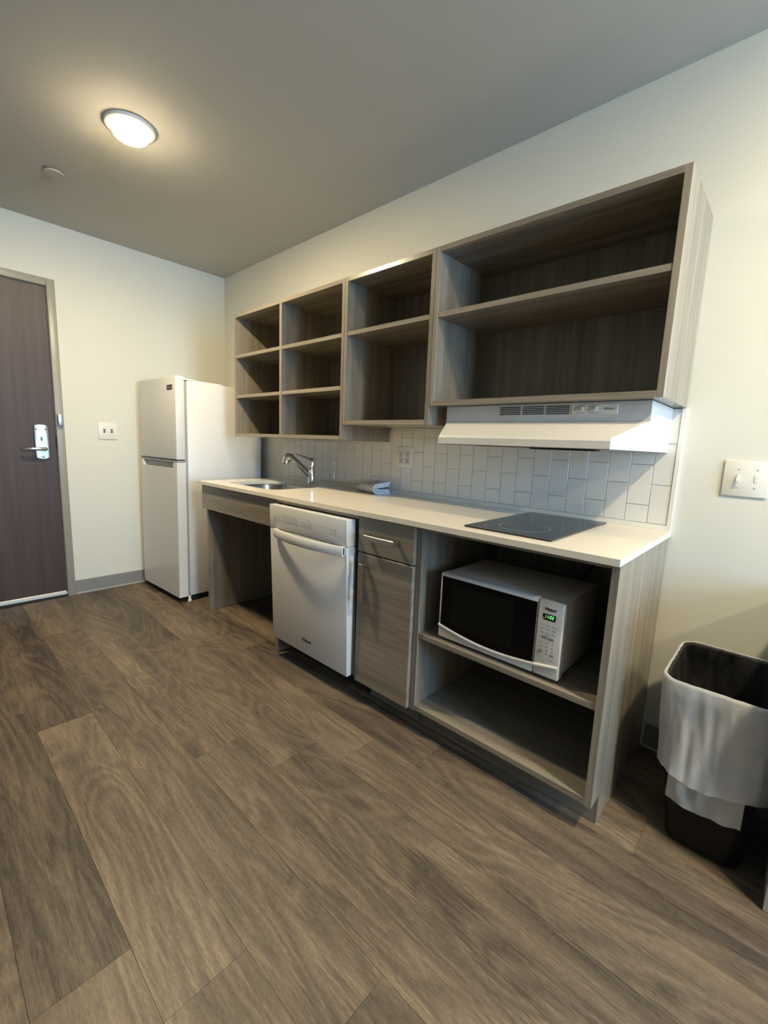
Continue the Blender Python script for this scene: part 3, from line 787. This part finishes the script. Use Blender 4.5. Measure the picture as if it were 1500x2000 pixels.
dp = box('display', 'mw_glass', cpn, -0.2105, -0.1705, my - 0.0010, my + 0.001, 0.6225, 0.6415, bev=0)
SEG = {'1': 'bc', '2': 'abged'}
def digit(ch, x, z, w_=0.0052, h_=0.010):
    s_ = 0.0009; bm = bmesh.new(); yy0, yy1 = my - 0.0014, my - 0.0009
    R_ = {'a': (x, x + w_, z + h_ - s_, z + h_), 'g': (x, x + w_, z + h_ / 2 - s_ / 2, z + h_ / 2 + s_ / 2), 'd': (x, x + w_, z, z + s_),
          'b': (x + w_ - s_, x + w_, z + h_ / 2, z + h_), 'c': (x + w_ - s_, x + w_, z, z + h_ / 2), 'e': (x, x + s_, z, z + h_ / 2), 'f': (x, x + s_, z + h_ / 2, z + h_)}
    for q in SEG[ch]:
        a = R_[q]; abox(bm, a[0], a[1], yy0, yy1, a[2], a[3])
    link('digit', bm, 'seg', dp)
for ch, x in (('1', -0.2085), ('1', -0.2020), ('2', -0.1915), ('2', -0.1840)): digit(ch, x + 0.003, 0.628)
for zz in (0.630, 0.635):
    bm = bmesh.new(); abox(bm, -0.1915, -0.1905, my - 0.0014, my - 0.0009, zz, zz + 0.001); link('colon_dot', bm, 'seg', dp)
bm = bmesh.new(); abox(bm, -0.2080, -0.2055, my - 0.0014, my - 0.0009, 0.6255, 0.628); link('indicator_dot', bm, 'seg_r', dp)
def key(x, z, w_, h_, mat='print_l'):
    bm = bmesh.new(); abox(bm, x - w_ / 2, x + w_ / 2, my - 0.0006, my + 0.001, z - h_ / 2, z + h_ / 2); link('key_print', bm, mat, cpn)
for r, z in enumerate((0.606, 0.594, 0.582)):
    for c, x in enumerate((-0.210, -0.1915, -0.172)): key(x, z - 0.001 * c, 0.011, 0.0022 if r == 0 else 0.003)
key(-0.1915, 0.574, 0.013, 0.004)
key(-0.200, 0.565, 0.018, 0.007, 'print'); key(-0.179, 0.563, 0.017, 0.007, 'print')
for r in range(3):
    for c, x in enumerate((-0.207, -0.1905, -0.1735)):
        text('key_digit', str(r * 3 + c + 1), 'ink', cpn, 0.0065, (x, my - 0.0006, 0.5465 - 0.0125 * r))
text('key_digit', '0', 'ink', cpn, 0.0065, (-0.1905, my - 0.0006, 0.5095))
key(-0.210, 0.5165, 0.013, 0.007, 'print'); key(-0.172, 0.5115, 0.013, 0.007, 'print')
key(-0.216, 0.506, 0.010, 0.002, 'print'); key(-0.205, 0.501, 0.008, 0.002); key(-0.178, 0.500, 0.010, 0.002); key(-0.170, 0.495, 0.016, 0.002, 'print')
for (xx, yy) in ((-0.577, -0.466), (-0.261, -0.522), (-0.263, -0.367)):
    bm = bmesh.new(); lathe(bm, [(0, 0.0016), (0.003, 0.0014), (0.0042, 0)], 12, Matrix.Translation((xx, yy, mz1 - 0.001))); link('rivet', bm, 'white', mw)
for xx in (mx0 + 0.04, mx1 - 0.04):
    for yy in (-0.52, -0.31):
        bm = bmesh.new(); lathe(bm, [(0, 0), (0.010, 0), (0.011, 0.016), (0, 0.016)], 12, Matrix.Translation((xx, yy, 0.4245))); link('foot', bm, 'black_p', mw)
bm = bmesh.new(); tube(bm, [(-0.25, -0.275, 0.60), (-0.24, -0.20, 0.64), (-0.20, -0.12, 0.74), (-0.17, -0.07, 0.79), (-0.12, -0.05, 0.72), (-0.10, -0.045, 0.60)], 0.004, 8); link('power_cord', bm, 'black_p', mw, smooth=60)

# ------------------------------------------------------------------ wall plates
def plate(bm, ax, u0, u1, z0, z1, wall, out):
    if ax == 'x': abox(bm, u0, u1, wall - out, wall, z0, z1, 0.0035, 2)
    else: abox(bm, wall, wall + out, u0, u1, z0, z1, 0.0035, 2)
s = thing('light_switch', (0.19, -0.001, 1.072), 'two-gang white light switch plate with one toggle on the wall right of the cabinets', 'light switch')
bm = bmesh.new(); plate(bm, 'x', 0.126, 0.248, 1.012, 1.132, -0.0005, 0.0065); link('cover_plate', bm, 'plastic', s, smooth=40)
tg = box('toggle_slot', 'white', s, 0.1615, 0.1715, -0.0082, -0.006, 1.060, 1.084, bev=0.0006)
bm = bmesh.new(); prism(bm, [(-0.007, 1.068), (-0.020, 1.058), (-0.0205, 1.065), (-0.008, 1.081)], 'x', 0.1628, 0.1702); link('toggle', bm, 'white', tg)
box('blank_insert', 'plastic', s, 0.2085, 0.2185, -0.0082, -0.006, 1.060, 1.084, bev=0.0008)
for xx in (0.1665, 0.2135):
    for zz in (1.042, 1.102):
        bm = bmesh.new(); lathe(bm, [(0, 0.0012), (0.0022, 0.001), (0.003, 0)], 10, Matrix.Translation((xx, -0.007, zz)) @ Matrix.Rotation(math.radians(90), 4, 'X')); link('screw', bm, 'print_l', s)

ou = thing('wall_outlet', (-1.287, -0.010, 1.071), 'two-gang white electrical outlet on the tiles below the middle wall cabinet', 'outlet')
bm = bmesh.new(); plate(bm, 'x', -1.350, -1.224, 1.012, 1.130, -0.0098, 0.006); link('cover_plate', bm, 'plastic', ou, smooth=40)
for cx in (-1.310, -1.264):
    rc = box('receptacle', 'white', ou, cx - 0.0165, cx + 0.0165, -0.0178, -0.0155, 1.036, 1.106, bev=0.001)
    for cz in (1.055, 1.089):
        for (ax_, zz, w_, h_) in ((-0.0062, 0.004, 0.0026, 0.009), (0.0062, 0.004, 0.0026, 0.007), (0.0, -0.0075, 0.005, 0.005)):
            box('slot', 'dark', rc, cx + ax_ - w_ / 2, cx + ax_ + w_ / 2, -0.0184, -0.0176, cz + zz - h_ / 2, cz + zz + h_ / 2, bev=0)

jk = thing('data_jack_plate', (XF + 0.001, -0.901, 1.155), 'small cream wall plate with two data jacks beside the entry door', 'wall plate')
bm = bmesh.new(); plate(bm, 'y', -0.962, -0.840, 1.096, 1.214, XF + 0.0005, 0.0065); link('cover_plate', bm, 'plastic', jk, smooth=40)
for yy in (-0.924, -0.878):
    j_ = box('jack', 'white', jk, XF + 0.006, XF + 0.0085, yy - 0.009, yy + 0.009, 1.140, 1.172, bev=0.0008)
    for zz in (1.149, 1.163): box('socket', 'dark', j_, XF + 0.008, XF + 0.0092, yy - 0.0055, yy + 0.0055, zz - 0.005, zz + 0.005, bev=0)

# ------------------------------------------------------------------ trash can and liner
tcn = thing('trash_can', (0.24, -0.26, 0.0), 'black plastic wastebasket on the floor at the right end of the counter', 'trash can')
def can_loop(bm, x0, x1, y0, y1, r, z): return [bm.verts.new((x, y, z)) for x, y in rrect(x0, x1, y0, y1, (r,) * 4, 8)]
def bridge(bm, loops):
    for a, b_ in zip(loops[:-1], loops[1:]):
        for i in range(len(a)):
            j = (i + 1) % len(a); bm.faces.new((a[i], a[j], b_[j], b_[i]))
def can_dims(z):      # tapered section at height z
    t = z / 0.5
    return (0.152 - 0.048 * t, 0.334 + 0.030 * t, -0.428 - 0.014 * t, -0.118 + 0.030 * t, 0.045)
bm = bmesh.new(); L = []
for z, ins in ((0.001, 0.012), (0.010, 0.0), (0.25, 0.0), (0.485, 0.0), (0.487, -0.006), (0.500, -0.006), (0.501, 0.0), (0.498, 0.004), (0.25, 0.004), (0.02, 0.006)):
    a = can_dims(z); L.append(can_loop(bm, a[0] + ins, a[1] - ins, a[2] + ins, a[3] - ins, a[4], z))
bridge(bm, L); bm.faces.new(L[0][::-1]); bm.faces.new(L[-1])
link('bin', bm, 'black_p', tcn, smooth=50)
# bag: drapes over the rim and hangs down outside
tb = thing('trash_bag', (0.24, -0.26, 0.02), 'clear plastic bag lining the black wastebasket and folded over its rim', 'trash bag')
def resample(pts, n):
    P_ = [Vector((x, y)) for x, y in pts]; P_.append(P_[0]); ds = [0]
    for a, b_ in zip(P_[:-1], P_[1:]): ds.append(ds[-1] + (b_ - a).length)
    out = []
    for i in range(n):
        s_ = ds[-1] * i / n; k_ = max(q for q in range(len(ds) - 1) if ds[q] <= s_)
        out.append(P_[k_].lerp(P_[k_ + 1], (s_ - ds[k_]) / max(1e-9, ds[k_ + 1] - ds[k_])))
    return out
NU = 168; rng = random.Random(3)
ph = [rng.uniform(0, 6.28) for _ in range(8)]
def wrinkle(u, z): # metres
    a = 2 * math.pi * u
    return 0.0028 * math.sin(9 * a + ph[0] + 8 * z) + 0.0022 * math.sin(17 * a + ph[1] - 14 * z) + 0.0014 * math.sin(31 * a + ph[2] + 22 * z)
rows = []
prof = [(0.03, -0.010), (0.15, -0.010), (0.28, -0.010), (0.38, -0.009), (0.46, -0.008), (0.495, -0.006), (0.5055, 0.001), (0.506, 0.008), (0.498, 0.012), (0.46, 0.011), (0.42, 0.011), (0.38, 0.012), (0.34, 0.013), (0.30, 0.015), (0.265, 0.018), (0.24, 0.021)]
bm = bmesh.new()
for k_, (z, out) in enumerate(prof):
    a = can_dims(min(z, 0.5)); pts = resample(rrect(a[0] - out, a[1] + out, a[2] - out, a[3] + out, (a[4] + max(0, out),) * 4, 8), NU)
    row = []
    cx, cy = (a[0] + a[1]) / 2, (a[2] + a[3]) / 2
    for i, p in enumerate(pts):
        u = i / NU; wv = wrinkle(u, z) * (0.35 if 5 <= k_ <= 8 else 1.0)
        dirv = Vector((p.x - cx, p.y - cy)).normalized()
        sgn = -abs(wv) if k_ < 6 else abs(wv) * 1.2
        zz = z
        if k_ >= 12: zz = z - 0.012 * math.sin(5 * 2 * math.pi * u + ph[3]) * (k_ - 11) / 4 - (0.018 if p.y < cy else 0) * (k_ - 11) / 4
        row.append(bm.verts.new((p.x + dirv.x * sgn, min(p.y + dirv.y * sgn, -0.012), zz)))
    rows.append(row)
bridge(bm, rows)
bm.faces.index_update()
for f_ in bm.faces: f_.material_index = 1 if f_.index < NU * 6 else 0
link('liner_film', bm, 'liner', tb, smooth=80, mats=['liner', 'liner_in'])
# loose tail of the bag hanging below the fold at the front
bm = bmesh.new(); nx, nz_ = 22, 10; grid = []
for j in range(nz_ + 1):
    v_ = j / nz_; row = []
    for i in range(nx + 1):
        u = i / nx; x = 0.146 + 0.176 * u; z = 0.245 - (0.100 + 0.012 * math.sin(2.6 * u + 0.5)) * v_
        a = can_dims(z); y = a[2] - 0.012 - 0.003 * math.sin(14 * u + 3 * v_) - 0.002 * math.sin(23 * u - 4 * v_)
        if u < 0.12: y += (0.12 - u) * 0.10
        row.append(bm.verts.new((x, y, z)))
    grid.append(row)
for j in range(nz_):
    for i in range(nx): bm.faces.new((grid[j][i], grid[j][i + 1], grid[j + 1][i + 1], grid[j + 1][i]))
link('bag_tail', bm, 'liner', tb, smooth=80)

# ------------------------------------------------------------------ desk past the right edge of the photograph
dk = thing('desk', (1.05, -0.27, 0), 'grey panel-leg desk beside the wastebasket at the right edge', 'desk')
box('side_panel', 'desk', dk, 0.389, 0.414, -0.500, -0.030, 0.001, 0.722, bev=0.001)
box('side_panel', 'desk', dk, 1.675, 1.700, -0.500, -0.030, 0.001, 0.722, bev=0.001)
box('desktop', 'desk', dk, 0.385, 1.705, -0.560, -0.020, 0.7225, 0.750, bev=0.001)
box('modesty_panel', 'desk', dk, 0.414, 1.675, -0.060, -0.045, 0.35, 0.722, bev=0.001)
